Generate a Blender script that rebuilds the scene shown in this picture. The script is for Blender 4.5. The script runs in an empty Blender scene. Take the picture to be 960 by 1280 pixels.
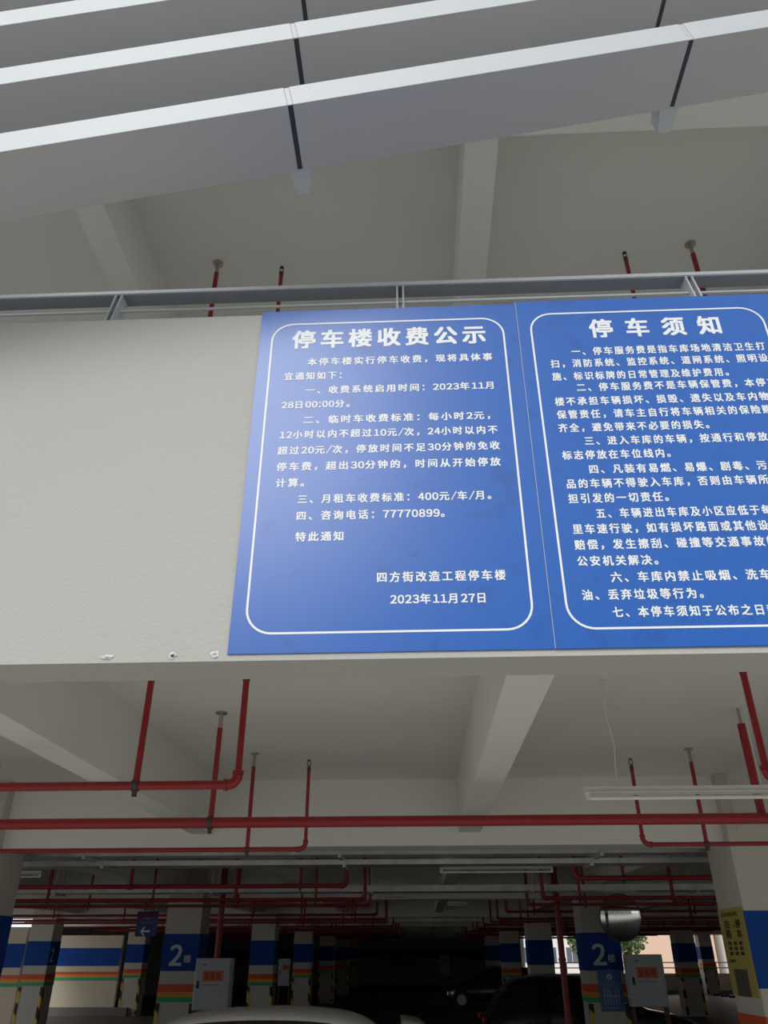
import bpy, bmesh, math, random
from mathutils import Vector, Matrix
random.seed(7)
SC = bpy.context.scene
COL = SC.collection

# ------------------------------------------------------------------ camera
F, PITCH, YAW, ROLL = 965.0, math.radians(29.8), math.radians(2.4), math.radians(0.1)
EYE = Vector((0, 0, 2.05))
cam_data = bpy.data.cameras.new('camera')
cam_data.sensor_fit = 'VERTICAL'
cam_data.sensor_height = 24.0
cam_data.lens = F / 1280 * 24.0
cam_data.clip_end = 500
cam = bpy.data.objects.new('camera', cam_data)
COL.objects.link(cam)
fw = Vector((-math.sin(YAW) * math.cos(PITCH), math.cos(YAW) * math.cos(PITCH), math.sin(PITCH)))
rt = Vector((math.cos(YAW), math.sin(YAW), 0))
up = rt.cross(fw)
RT = rt * math.cos(ROLL) - up * math.sin(ROLL)
UP = up * math.cos(ROLL) + rt * math.sin(ROLL)
m = Matrix((RT, UP, -fw)).transposed().to_4x4()
m.translation = EYE
cam.matrix_world = m
SC.camera = cam

# ------------------------------------------------------------------ world, sun, exposure
W = bpy.data.worlds.new('world'); SC.world = W; W.use_nodes = True
wn, wl = W.node_tree.nodes, W.node_tree.links
wn.clear()
wo = wn.new('ShaderNodeOutputWorld'); bg = wn.new('ShaderNodeBackground')
tc = wn.new('ShaderNodeTexCoord'); sx = wn.new('ShaderNodeSeparateXYZ'); ramp = wn.new('ShaderNodeValToRGB')
wl.new(tc.outputs['Generated'], sx.inputs[0]); wl.new(sx.outputs['Z'], ramp.inputs[0])
ramp.color_ramp.elements[0].position = 0.0
ramp.color_ramp.elements[0].color = (0.86, 0.90, 0.95, 1)
ramp.color_ramp.elements[1].position = 1.0
ramp.color_ramp.elements[1].color = (0.93, 0.97, 1.0, 1)
wl.new(ramp.outputs[0], bg.inputs[0]); bg.inputs[1].default_value = 0.92
wl.new(bg.outputs[0], wo.inputs[0])
sun = bpy.data.lights.new('sun', 'SUN'); sun.energy = 1.3; sun.angle = math.radians(25); sun.color = (1.0, 0.97, 0.93)   # sun behind thin cloud: wide and soft
so = bpy.data.objects.new('sun', sun); COL.objects.link(so)
so.rotation_euler = Vector((0.24, 0.76, -0.60)).to_track_quat('-Z', 'Y').to_euler()
SC.view_settings.view_transform = 'Standard'
SC.view_settings.look = 'None'
SC.view_settings.gamma = 1
SC.view_settings.use_curve_mapping = False
SC.view_settings.exposure = 0.22
SC.cycles.diffuse_bounces = 4

# ------------------------------------------------------------------ pixel -> world helpers (photo frame 960x1280)
def ray(x, y):
    return RT * ((x - 480) / F) + UP * ((640 - y) / F) + fw
def onY(x, y, v):
    d = ray(x, y); return EYE + d * ((v - EYE.y) / d.y)
def onZ(x, y, v):
    d = ray(x, y); return EYE + d * ((v - EYE.z) / d.z)

# ------------------------------------------------------------------ materials
MATS = {}
def mat(name, color, rough=0.6, metal=0.0, bump=0.0, bscale=60.0, vary=0.0, vscale=3.0, coat=0.0, spec=0.5, stretch=None):
    if name in MATS: return MATS[name]
    M = bpy.data.materials.new(name); M.use_nodes = True
    n, l = M.node_tree.nodes, M.node_tree.links
    b = n['Principled BSDF']
    b.inputs['Base Color'].default_value = (*color, 1)
    b.inputs['Roughness'].default_value = rough
    b.inputs['Metallic'].default_value = metal
    b.inputs['Coat Weight'].default_value = coat
    b.inputs['Specular IOR Level'].default_value = spec
    co = n.new('ShaderNodeTexCoord')
    src = co.outputs['Object']
    if stretch:
        mp = n.new('ShaderNodeMapping'); mp.inputs['Scale'].default_value = stretch
        l.new(src, mp.inputs[0]); src = mp.outputs[0]
    nz = n.new('ShaderNodeTexNoise'); nz.inputs['Scale'].default_value = vscale; nz.inputs['Detail'].default_value = 5
    l.new(src, nz.inputs['Vector'])
    mx = n.new('ShaderNodeMix'); mx.data_type = 'RGBA'
    v = vary or 0.03
    mx.inputs[6].default_value = (*[c * (1 - v) for c in color], 1)
    mx.inputs[7].default_value = (*[min(1, c * (1 + v)) for c in color], 1)
    l.new(nz.outputs[0], mx.inputs[0]); l.new(mx.outputs[2], b.inputs['Base Color'])
    if bump:
        n2 = n.new('ShaderNodeTexNoise'); n2.inputs['Scale'].default_value = bscale; n2.inputs['Detail'].default_value = 3
        l.new(src, n2.inputs['Vector'])
        bp = n.new('ShaderNodeBump'); bp.inputs['Strength'].default_value = bump; bp.inputs['Distance'].default_value = 0.01
        l.new(n2.outputs[0], bp.inputs['Height']); l.new(bp.outputs[0], b.inputs['Normal'])
    MATS[name] = M
    return M

PLASTER = mat('white_plaster', (0.80, 0.79, 0.75), 0.85, bump=0.08, bscale=25, vary=0.05, vscale=1.2)
FASCIA = mat('fascia_plaster', (0.52, 0.515, 0.485), 0.9, bump=0.3, bscale=70, vary=0.03, vscale=2)
CHIP = mat('broken_plaster', (0.78, 0.78, 0.76), 0.95, bump=0.8, bscale=90)
CHIPD = mat('bare_cement', (0.16, 0.15, 0.14), 0.95, bump=0.8, bscale=90)
COLW = mat('column_white', (0.62, 0.585, 0.52), 0.8, bump=0.05, bscale=30, vary=0.05, vscale=2)
BLUE = mat('band_blue', (0.005, 0.065, 0.34), 0.7, vary=0.05, spec=0.25)
RED = mat('band_red', (0.72, 0.10, 0.03), 0.55)
ORANGE = mat('band_orange', (0.85, 0.33, 0.03), 0.55)
GREEN = mat('band_green', (0.02, 0.42, 0.20), 0.55)
YELLOW = mat('guard_yellow', (0.75, 0.50, 0.04), 0.5)
BLACK = mat('black_paint', (0.012, 0.012, 0.014), 0.5)
WHITE = mat('white_vinyl', (0.90, 0.93, 0.96), 0.45)
DIMW = mat('number_white', (0.62, 0.66, 0.70), 0.6)
FLOORM = mat('garage_floor', (0.10, 0.085, 0.065), 0.5, bump=0.05, bscale=12, vary=0.2, vscale=0.6)
GROUND = mat('forecourt_concrete', (0.48, 0.465, 0.43), 0.9, bump=0.2, bscale=20, vary=0.1, vscale=0.7)
PIPE = mat('red_pipe_enamel', (0.30, 0.016, 0.018), 0.38, vary=0.14, vscale=9)
CLAMP = mat('clamp_dark_steel', (0.10, 0.07, 0.065), 0.5, metal=0.6)
BRASS = mat('sprinkler_metal', (0.45, 0.42, 0.38), 0.4, metal=0.8)
GALV = mat('galvanised_steel', (0.72, 0.72, 0.70), 0.36, metal=0.6, vary=0.35, vscale=5)
ALU = mat('louver_white_aluminium', (0.55, 0.58, 0.60), 0.55, metal=0.2, vary=0.02)
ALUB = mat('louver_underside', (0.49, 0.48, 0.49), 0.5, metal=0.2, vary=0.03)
GAP = mat('joint_dark', (0.035, 0.04, 0.06), 0.6)
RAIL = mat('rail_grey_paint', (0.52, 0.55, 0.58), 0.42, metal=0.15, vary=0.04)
LAMPW = mat('lamp_white_enamel', (0.74, 0.74, 0.72), 0.35)
TUBE = mat('lamp_tube_off', (0.85, 0.85, 0.82), 0.25)
WIRE = mat('white_cable', (0.75, 0.75, 0.73), 0.5)
CABG = mat('cabinet_grey', (0.50, 0.54, 0.58), 0.45, vary=0.05)
LABR = mat('label_red', (0.72, 0.16, 0.08), 0.5)
NOTY = mat('notice_yellow', (0.46, 0.38, 0.09), 0.55, vary=0.06)
POSTB = mat('poster_blue', (0.05, 0.16, 0.42), 0.4)
MIRR = mat('mirror_face', (0.75, 0.76, 0.76), 0.06, metal=1.0)
CARD = mat('car_black_paint', (0.010, 0.011, 0.014), 0.22, coat=1.0)
CARW = mat('car_white_paint', (0.78, 0.78, 0.75), 0.3, coat=0.8)
GLASSD = mat('car_glass', (0.012, 0.014, 0.016), 0.06)
RUBBER = mat('tyre_rubber', (0.02, 0.02, 0.02), 0.8)
RIM = mat('wheel_rim', (0.45, 0.45, 0.46), 0.3, metal=0.9)
HEADL = mat('headlight', (0.75, 0.78, 0.8), 0.12, metal=0.4)
TAILL = mat('tail_light', (0.35, 0.01, 0.01), 0.2)
PINK = mat('far_facade_pink', (0.72, 0.50, 0.38), 0.8)
FARW = mat('far_facade_white', (0.80, 0.80, 0.78), 0.8)
FGLASS = mat('far_window_glass', (0.10, 0.14, 0.17), 0.1, spec=0.8)
LEAF = mat('leaf_green', (0.10, 0.16, 0.05), 0.8, vary=0.4, vscale=4)
BARK = mat('bark', (0.12, 0.09, 0.06), 0.9)
KERB = mat('kerb_grey', (0.20, 0.195, 0.18), 0.8)
CREAM = mat('lower_wall_cream', (0.68, 0.60, 0.47), 0.85, bump=0.05, bscale=25, vary=0.06, vscale=1)
LEAFSHOE = mat('stopper_black', (0.03, 0.03, 0.03), 0.7)

def sign_material(name, base, smudge):
    """blue printed film: satin gloss with faint paler fingermarks near its edges and uneven sheen"""
    M = bpy.data.materials.new(name); M.use_nodes = True
    n, l = M.node_tree.nodes, M.node_tree.links
    b = n['Principled BSDF']
    co = n.new('ShaderNodeTexCoord')
    nz = n.new('ShaderNodeTexNoise'); nz.inputs['Scale'].default_value = 9; nz.inputs['Detail'].default_value = 6
    l.new(co.outputs['Object'], nz.inputs['Vector'])
    cr = n.new('ShaderNodeValToRGB'); cr.color_ramp.elements[0].position = 0.60; cr.color_ramp.elements[1].position = 0.72
    l.new(nz.outputs[0], cr.inputs[0])
    mx = n.new('ShaderNodeMix'); mx.data_type = 'RGBA'
    mx.inputs[6].default_value = (*base, 1); mx.inputs[7].default_value = (*smudge, 1)
    l.new(cr.outputs[0], mx.inputs[0]); l.new(mx.outputs[2], b.inputs['Base Color'])
    b.inputs['Roughness'].default_value = 0.31
    b.inputs['Specular IOR Level'].default_value = 0.6
    return M
SIGNB = sign_material('sign_blue_film', (0.004, 0.115, 0.50), (0.004, 0.095, 0.42))
SIGNEDGE = mat('sign_edge', (0.55, 0.62, 0.75), 0.5)

def hazard_material():
    M = bpy.data.materials.new('hazard_stripes'); M.use_nodes = True
    n, l = M.node_tree.nodes, M.node_tree.links
    b = n['Principled BSDF']; b.inputs['Roughness'].default_value = 0.5
    co = n.new('ShaderNodeTexCoord'); wv = n.new('ShaderNodeTexWave')
    wv.bands_direction = 'DIAGONAL'; wv.inputs['Scale'].default_value = 1.15; wv.wave_profile = 'SIN'
    l.new(co.outputs['Object'], wv.inputs['Vector'])
    cr = n.new('ShaderNodeValToRGB'); cr.color_ramp.interpolation = 'CONSTANT'
    cr.color_ramp.elements[0].color = (0.012, 0.012, 0.012, 1)
    cr.color_ramp.elements[1].position = 0.5; cr.color_ramp.elements[1].color = (0.72, 0.50, 0.08, 1)
    l.new(wv.outputs['Color'], cr.inputs[0]); l.new(cr.outputs[0], b.inputs['Base Color'])
    return M
HAZ = hazard_material()

# ------------------------------------------------------------------ object helpers
def tag(o, label=None, cat=None, group=None, kind=None):
    if label: o['label'] = label
    if cat: o['category'] = cat
    if group: o['group'] = group
    if kind: o['kind'] = kind
    return o

def link(name, bm, material, parent=None, smooth=False, bevel=0.0):
    me = bpy.data.meshes.new(name)
    bmesh.ops.recalc_face_normals(bm, faces=bm.faces[:])
    bm.to_mesh(me); bm.free()
    if smooth:
        for p in me.polygons: p.use_smooth = True
    for mm in (material if isinstance(material, (list, tuple)) else [material]): me.materials.append(mm)
    o = bpy.data.objects.new(name, me); COL.objects.link(o)
    if parent: o.parent = parent
    if bevel:
        md = o.modifiers.new('bevel', 'BEVEL'); md.width = bevel; md.segments = 2; md.limit_method = 'ANGLE'
    return o

def empty(name, loc=(0, 0, 0), rz=0):
    o = bpy.data.objects.new(name, None); COL.objects.link(o)
    o.empty_display_size = 0.1
    o.location = loc; o.rotation_euler = (0, 0, rz)
    return o

def bx(bm, x0, x1, y0, y1, z0, z1, M=None):
    vs = [Vector((x, y, z)) for z in (z0, z1) for y in (y0, y1) for x in (x0, x1)]
    if M: vs = [M @ v for v in vs]
    v = [bm.verts.new(p) for p in vs]
    for f in ((0, 2, 3, 1), (4, 5, 7, 6), (0, 1, 5, 4), (2, 6, 7, 3), (0, 4, 6, 2), (1, 3, 7, 5)):
        bm.faces.new([v[i] for i in f])
    return v

def box(name, x0, x1, y0, y1, z0, z1, material, parent=None, bevel=0.0, M=None):
    bm = bmesh.new(); bx(bm, x0, x1, y0, y1, z0, z1, M)
    return link(name, bm, material, parent, bevel=bevel)

def tube_bm(bm, pts, r, seg=12, caps=True):
    pts = [Vector(p) for p in pts]
    n = len(pts)
    radii = r if isinstance(r, (list, tuple)) else [r] * n
    t0 = (pts[1] - pts[0]).normalized()
    ref = Vector((0, 0, 1)) if abs(t0.z) < 0.9 else Vector((0, 1, 0))
    a = t0.cross(ref).normalized()
    rings = []
    for i, p in enumerate(pts):
        if i == 0: t = t0
        elif i == n - 1: t = (pts[i] - pts[i - 1]).normalized()
        else: t = ((pts[i] - pts[i - 1]).normalized() + (pts[i + 1] - pts[i]).normalized()).normalized()
        a = (a - t * a.dot(t)).normalized(); b = t.cross(a)
        rings.append([bm.verts.new(p + (a * math.cos(2 * math.pi * k / seg) + b * math.sin(2 * math.pi * k / seg)) * radii[i]) for k in range(seg)])
    for i in range(n - 1):
        for k in range(seg):
            bm.faces.new((rings[i][k], rings[i][(k + 1) % seg], rings[i + 1][(k + 1) % seg], rings[i + 1][k]))
    if caps:
        bm.faces.new(rings[0][::-1]); bm.faces.new(rings[-1])

def tube(name, pts, r, material, parent=None, seg=12):
    bm = bmesh.new(); tube_bm(bm, pts, r, seg)
    o = link(name, bm, material, parent, smooth=True)
    md = o.modifiers.new('edge', 'EDGE_SPLIT'); md.split_angle = math.radians(50)
    return o

def arc_pts(p, q, c, r, n=6):
    """fillet points for a corner at c between directions to p and q"""
    c = Vector(c); u = (Vector(p) - c).normalized(); v = (Vector(q) - c).normalized()
    out = []
    a0 = c + u * r; a1 = c + v * r; ctr = c + u * r + v * r
    for i in range(n + 1):
        t = i / n * math.pi / 2
        out.append(ctr - v * r * math.cos(t) - u * r * math.sin(t))
    return out

def flat_poly(name, pts, material, parent=None):
    bm = bmesh.new(); bm.faces.new([bm.verts.new(Vector(p)) for p in pts])
    me = bpy.data.meshes.new(name); bm.to_mesh(me); bm.free(); me.materials.append(material)
    o = bpy.data.objects.new(name, me); COL.objects.link(o)
    if parent: o.parent = parent
    return o

GLYPHS = {}
WIDE = {**{chr(48 + i): chr(0xFF10 + i) for i in range(10)}, '/': '\uFF0F', ':': '\uFF1A'}
def glyph(ch):
    """faces of one character at size 1, its left edge at x = 0 for the narrow ones"""
    if ch in GLYPHS: return GLYPHS[ch]
    cu = bpy.data.curves.new('t', 'FONT'); cu.body = WIDE.get(ch, ch); cu.size = 1; cu.resolution_u = 3
    o = bpy.data.objects.new('t', cu); COL.objects.link(o)
    bpy.context.view_layer.update()
    me = bpy.data.meshes.new_from_object(o.evaluated_get(bpy.context.evaluated_depsgraph_get()))
    vs = [(v.co.x, v.co.y) for v in me.vertices]; fs = [tuple(p.vertices) for p in me.polygons]
    bpy.data.objects.remove(o); bpy.data.curves.remove(cu); bpy.data.meshes.remove(me)
    adv = 1.0
    if ch in WIDE:
        a = min(x for x, y in vs); b = max(x for x, y in vs)
        k = min(1.12, 0.54 / (b - a)) if ch not in ':1' else 1.0
        adv = {':': 0.36, '1': 0.62, '/': 0.50}.get(ch, 0.62)
        vs = [((x - (a + b) / 2) * k + adv / 2, y) for x, y in vs]
    GLYPHS[ch] = (vs, fs, adv)
    return GLYPHS[ch]

def text_mesh(body, size, bold, spacing=1.0):
    """a line of lettering; heavy strokes come from printing each glyph several times, shifted by the stroke gain"""
    nv, nf = [], []; x0 = 0.0
    for ch in body:
        vs, fs, adv = glyph(ch)
        for k, (dx, dy) in enumerate(((1, 1), (-1, 1), (1, -1), (-1, -1), (0, 0)) if bold else ((0, 0),)):
            b0 = len(nv)
            nv += [(x0 + x * size + dx * bold, y * size + dy * bold * .8, k * 0.00012) for x, y in vs]
            nf += [tuple(i + b0 for i in f) for f in fs]
        x0 += size * (adv + (spacing - 1) * (1.0 if adv == 1.0 else 0.35))
    me = bpy.data.meshes.new('t'); me.from_pydata(nv, [], nf)
    return me

def bounds(me):
    xs = [v.co.x for v in me.vertices]; ys = [v.co.y for v in me.vertices]
    return min(xs), max(xs), min(ys), max(ys)

def text_on(name, body, x0, x1, base, height, yplane, material, parent, bold=0.0008, more='', spacing=1.15, em=None):
    """lettering lying on a wall facing -Y, its visible part stretched from x0 to x1 along the wall"""
    size = em or height * 1.08
    vis = text_mesh(body, size, bold, spacing)
    a, b, c, d = bounds(vis)
    me = text_mesh(body + more, size, bold, spacing) if more else vis
    s = (x1 - x0) / (b - a)
    for v in me.vertices:
        v.co = Vector(((v.co.x - a) * s + x0, yplane - v.co.z, v.co.y - (c if abs(c) < height * .3 else 0) + base))
    me.name = name; me.materials.clear(); me.materials.append(material)
    o = bpy.data.objects.new(name, me); COL.objects.link(o); o.parent = parent
    if len(body) > 1: o['kind'] = 'stuff'
    return o

# ------------------------------------------------------------------ the large structure
def struct(o, label=None):
    o['kind'] = 'structure'
    if label: o['label'] = label
    return o

XL, XR, YB = -15.5, 24.0, 69.0
FY = 2.75                       # front face of the parapet
struct(box('ground', -120, 120, -80, 200, -0.3, 0.0, GROUND), 'pale concrete ground around the parking building')
struct(box('floor', XL, XR, 8.3, YB, 0.0, 0.03, FLOORM), 'dim brown-grey floor of the parking level')
struct(box('ceiling', XL, XR, 2.96, 53.4, 3.65, 3.80, PLASTER), 'white painted concrete slab over the parking level')
struct(box('ceiling', XL, 6.2, 53.4, YB, 3.65, 3.80, PLASTER), 'white slab over the deepest bays')
struct(box('ceiling', XL, XR, 3.04, 17, 7.15, 7.30, PLASTER), 'white painted concrete slab of the floor above')
wf = struct(box('wall_front', XL, XR, FY, 2.97, 3.0, 4.742, FASCIA), 'pale textured parapet beam that carries the blue signs')
struct(box('trim_1', XL, XR, FY, 3.06, 6.5, 7.3, PLASTER), 'white edge beam of the floor above the parapet')
struct(box('trim_2', XL, XR, 1.9, 3.04, 9.4, 9.6, PLASTER), 'edge of the next floor slab above')
struct(box('wall_above', XL, XR, 3.06, 3.2, 8.0, 11.5, PLASTER), 'parapet of the higher level')

# chipped plaster along the lower edge of the parapet
def chip(px, py, w, h, dark, seed):
    rnd = random.Random(seed)
    c = onY(px, py, FY - 0.001)
    for k, (sc_, mm, d) in enumerate(((1.0, CHIP, 0.004), (0.55, CHIPD if dark else CHIP, 0.007))):
        bm = bmesh.new()
        ctr = bm.verts.new((c.x, FY - d * 1.6, c.z))
        ring = []
        for i in range(11):
            a = 2 * math.pi * i / 11; rr = rnd.uniform(0.65, 1.15) * sc_
            ring.append(bm.verts.new((c.x + w * rr * math.cos(a), FY - d * rnd.uniform(.2, 1), max(3.0005, c.z + h * rr * math.sin(a)))))
        for i in range(11): bm.faces.new((ctr, ring[i], ring[(i + 1) % 11]))
        link('plaster_chip', bm, mm, wf)
chip(134, 821.5, 0.030, 0.010, False, 1); chip(216, 819.5, 0.016, 0.014, True, 2); chip(269, 817.5, 0.018, 0.016, False, 3)

ROWY = [8.3 + 8.7 * k for k in range(7)]
for k, y in enumerate(ROWY):
    struct(box('ceiling_beam', XL, XR if y < 53 else 6.2, y + 0.15, y + 0.55, 3.0, 3.66, PLASTER), 'white cross beam under the slab, bay line %s from the front' % ['first', 'second', 'third', 'fourth', 'fifth', 'sixth', 'seventh'][k])
BX = [-13.2, -10.5, -7.8, -5.05, -2.335, 0.40, 3.13, 5.95, 8.6, 11.3, 14.0]
for x in BX:
    zb = 3.12
    w = 0.36 if abs(x - 3.13) < .1 or abs(x + 5.05) < .1 else 0.215
    struct(box('ceiling_beam', x, x + w, 2.965, 66 if x < 6 else 53.3, zb, 3.655, PLASTER), 'white beam running into the depth under the slab')
    struct(box('ceiling_beam', x, x + 0.215, 3.05, 17, 6.62, 7.16, PLASTER), 'white beam running into the depth under the upper slab')
struct(box('ceiling_beam', XL, XR, 8.45, 8.85, 6.5, 7.16, PLASTER), 'white cross beam under the upper slab')
struct(box('wall_back', XL, 6.2, YB, YB + .2, 0, 3.65, PLASTER), 'white back wall of the garage with a blue band')
struct(box('wall_side', 6.0, 6.2, 54.2, YB, 0, 3.65, PLASTER), 'wall returning beside the rear opening')
struct(box('wall_left', XL - .2, XL, 35, YB, 0, 3.65, PLASTER), 'left side wall deep inside the garage')
struct(box('wall_right', XR, XR + .2, 3, 52, 0, 3.65, PLASTER), 'right side wall of the garage')

def bands(x0, x1, y, parent, d=0.004, small=False):
    z = [(1.775, 2.40, BLUE, 'blue_band'), (1.435, 1.56, RED, 'red_stripe'), (1.352, 1.435, ORANGE, 'orange_stripe'), (1.27, 1.352, GREEN, 'green_stripe')]
    for a, b, mm, nm in z:
        box(nm, x0 - d, x1 + d, y - d, y + 0.02, a, b, mm, parent)
bw = bpy.data.objects['wall_back']
for a, b, mm, nm in ((1.72, 2.35, BLUE, 'blue_band'), (1.25, 1.5, ORANGE, 'orange_stripe')):
    box(nm, XL + .1, 5.9, YB - 0.01, YB + .01, a, b, mm, bw)

# low infill walls with bands on the left
def infill(name, x0, x1, y, top, off, label):
    w = struct(box(name, x0, x1, y, y + 0.2, 0.03, top, CREAM), label)
    for a, b, mm, nm in ((1.69 + off, 2.31 + off, BLUE, 'blue_band'), (1.40 + off, 1.50 + off, RED, 'red_stripe'),
                         (1.30 + off, 1.40 + off, ORANGE, 'orange_stripe'), (1.20 + off, 1.30 + off, GREEN, 'green_stripe')):
        box(nm, x0, x1, y - 0.005, y + .01, a, b, mm, w)
    return w
w1 = infill('wall_left_1', -22, -11.9, 26.1, 2.78, 0.03, 'low white wall with blue, red and green bands at the left')
w2 = infill('wall_left_2', -22, -11.9, 34.7, 2.72, -0.03, 'low white wall with blue band behind the leftmost column')
box('kerb', -22, -11.2, 34.2, 34.7, 0.03, 0.30, KERB, w2)
box('notice_red', -13.3, -12.45, 26.085, 26.1, 1.66, 2.15, mat('pale_red_poster', (0.75, 0.55, 0.52), .6), w1)
box('notice_heading', -13.3, -12.45, 26.075, 26.086, 2.05, 2.15, LABR, w1)

# rear parapet and railing
w3 = struct(box('wall_rear', 6.2, 24, 53.0, 53.2, 0.03, 1.05, CREAM), 'low rear parapet wall seen through the right-hand bays')
box('kerb', 6.2, 24, 52.7, 53.0, 0.03, 0.22, KERB, w3)
rl = tag(empty('railing', (15, 53.1, 1.05)), 'thin metal handrail on top of the bright rear parapet', 'railing')
for z in (0.0, 0.28, 0.55):
    if z: tube('rail', [(-8.8, 0, z), (8.9, 0, z)], 0.03, RAIL, rl, 8)
for i in range(9): tube('post', [(-8.7 + 2.17 * i, 0, 0), (-8.7 + 2.17 * i, 0, 0.55)], 0.03, RAIL, rl, 8)

# ------------------------------------------------------------------ columns
def column(x, y, w, label, number=False, side=False, guard=True, ztop=3.655):
    r = empty('column', (x + w / 2, y + w / 2, 0.03))
    tag(r, label, 'column')
    h = w / 2
    box('shaft', -h, h, -h, h, 0, ztop - 0.03, COLW, r, bevel=0.012)
    for a, b, mm, nm in ((1.775, 2.40, BLUE, 'blue_band'), (1.435, 1.56, RED, 'red_stripe'), (1.352, 1.435, ORANGE, 'orange_stripe'), (1.27, 1.352, GREEN, 'green_stripe')):
        bm = bmesh.new(); d = 0.005
        bx(bm, -h - d, h + d, -h - d, h + d, a - .03, b - .03)
        link(nm, bm, mm, r)
    if guard:
        for sx_ in (-1, 1):
            bm = bmesh.new()
            x0, x1 = sorted((sx_ * (h + 0.012), sx_ * (h - 0.065)))
            bx(bm, x0, x1, -h - 0.012, -h + 0.02, 0.05, 1.22)
            x0, x1 = sorted((sx_ * (h + 0.0125), sx_ * (h - 0.02)))
            bx(bm, x0, x1, -h - 0.011, -h + 0.09, 0.05, 1.22)
            link('corner_guard', bm, HAZ, r)
    if number:
        me = text_on('number', '2', -0.20, 0.05, 1.83, 0.42, -h - 0.009, DIMW, r, bold=0.012)
        text_on('letter', '楼', 0.08, 0.22, 1.88, 0.13, -h - 0.009, DIMW, r, bold=0.003)
    if side:
        t = text_on('number', '2', -0.24, -0.04, 1.83, 0.42, -h - 0.009, DIMW, r, bold=0.012)
        t.rotation_euler = (0, 0, math.radians(90))
    return r
ordw = ['first', 'second', 'third', 'fourth', 'fifth', 'sixth', 'seventh']
cR0 = column(3.03, 8.3, 0.70, 'big white column with blue band and yellow notice at the right edge')
cL0 = column(-5.0, 8.3, 0.70, 'near white column cut by the left edge of the photo')
cL1 = column(-5.02, 17.0, 0.70, 'column with big number 2 beside the left grey electric cabinet', True)
cR1 = column(3.07, 17.0, 0.70, 'column with big number 2 and blue poster beside the convex mirror', True)
for k in range(2, 7):
    column(-5.0, ROWY[k], 0.70, 'dim banded column of the left row, %s behind the left number 2 column' % ordw[k - 2])
    if k < 5: column(3.07, ROWY[k], 0.70, 'dim banded column of the middle right row, %s behind the mirror' % ordw[k - 2])
cl2 = column(-11.65, 25.7, 0.70, 'left column with yellow-black corners at the end of the nearer low wall', side=True)
cl3 = column(-11.6, 34.4, 0.70, 'left column with yellow-black corners at the end of the farther low wall')
column(9.75, 34.4, 0.72, 'dark back-lit column standing before the bright rear opening')
column(9.75, 51.8, 0.72, 'small column with blue band left in the bright rear opening, behind the right cabinet')
column(16.0, 51.8, 0.72, 'small column with blue band in the middle of the bright rear opening')
column(17.9, 46.0, 0.72, 'small column with blue band close to the yellow notice')

# ------------------------------------------------------------------ signs
SY = FY - 0.006
def rounded_border(x0, x1, z0, z1, r, w, y, parent):
    bm = bmesh.new()
    def loop(off):
        out = []
        rr = r - off
        for cx, cz, a0 in ((x1 - r, z1 - r, 0), (x0 + r, z1 - r, 90), (x0 + r, z0 + r, 180), (x1 - r, z0 + r, 270)):
            for i in range(9):
                a = math.radians(a0 + i * 90 / 8)
                out.append(bm.verts.new((cx + rr * math.cos(a), y, cz + rr * math.sin(a))))
        return out
    A, B = loop(0), loop(w)
    for i in range(len(A)):
        j = (i + 1) % len(A); bm.faces.new((A[i], A[j], B[j], B[i]))
    return link('border_line', bm, WHITE, parent)

def sign(name, x0, x1, z0, z1, yf, label, lines, border, titleidx=0):
    s = tag(empty(name, (0, 0, 0)), label, 'sign')
    box('panel', x0, x1, yf, FY - 0.0005, z0, z1, SIGNB, s)
    y = yf - 0.0008
    e = 0.0018
    rounded_border(*border, 0.105, 0.0085, y, s)
    for i, ln in enumerate(lines):
        body, xa, ya, xb, yb, hp = ln[:6]
        more = ln[6] if len(ln) > 6 else ''
        A = onY(xa, ya, yf); B = onY(xb, yb, yf); T = onY(xa, ya - hp, yf)
        h = T.z - A.z
        text_on('heading' if i == titleidx else 'text_line', body, A.x, B.x, (A.z + B.z) / 2, h, y, WHITE, s,
                bold=h * (0.036 if i == titleidx else 0.031), more=more, spacing=1.5 if i == titleidx and name == 'rules_sign' else 1.18)
    return s

L1 = [
 ('停车楼收费公示', 364.3, 436.5, 607.8, 429.0, 21.5),
 ('本停车楼实行停车收费，现将具体事', 384, 457.5, 615.7, 451.0, 9.0),
 ('宜通知如下：', 355.2, 475.8, 427, 473.5, 9.2),
 ('一、收费系统启用时间：2023年11月', 381.7, 492.4, 617.3, 487.0, 9.2),
 ('28日00:00分。', 351.7, 511.3, 437, 509.3, 9.3),
 ('二、临时车收费标准：每小时2元，', 379, 530.2, 613, 524.3, 9.6),
 ('12小时以内不超过10元/次，24小时以内不', 349.3, 549, 622.4, 542.6, 9.8),
 ('超过20元/次，停放时间不足30分钟的免收', 346.5, 568.8, 625.2, 562.4, 10.0),
 ('停车费，超出30分钟的，时间从开始停放', 345.3, 589.0, 626.4, 583, 10.3),
 ('计算。', 344.3, 609.6, 380, 608.5, 10.6),
 ('三、月租车收费标准：400元/车/月。', 371.9, 629.2, 614.5, 625, 10.8),
 ('四、咨询电话：77770899。', 370.5, 650.4, 556, 647.3, 11.2),
 ('特此通知', 368.8, 677, 429.2, 676, 11.4),
 ('四方街改造工程停车楼', 471.2, 727.6, 632.6, 725.8, 12.5),
 ('2023年11月27日', 487.8, 755.2, 607.2, 754.2, 12.5),
]
def edge(p, q, yy):
    A = onY(*p, SY); B = onY(*q, SY); return (A + B) / 2
bl = ((onY(339.4, 430, SY).x + onY(305, 778, SY).x) / 2, (onY(630.4, 409.6, SY).x + onY(667, 769, SY).x) / 2,
      (onY(328, 793.4, SY).z + onY(645, 788, SY).z) / 2, (onY(359, 405, SY).z + onY(616, 397, SY).z) / 2)
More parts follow.
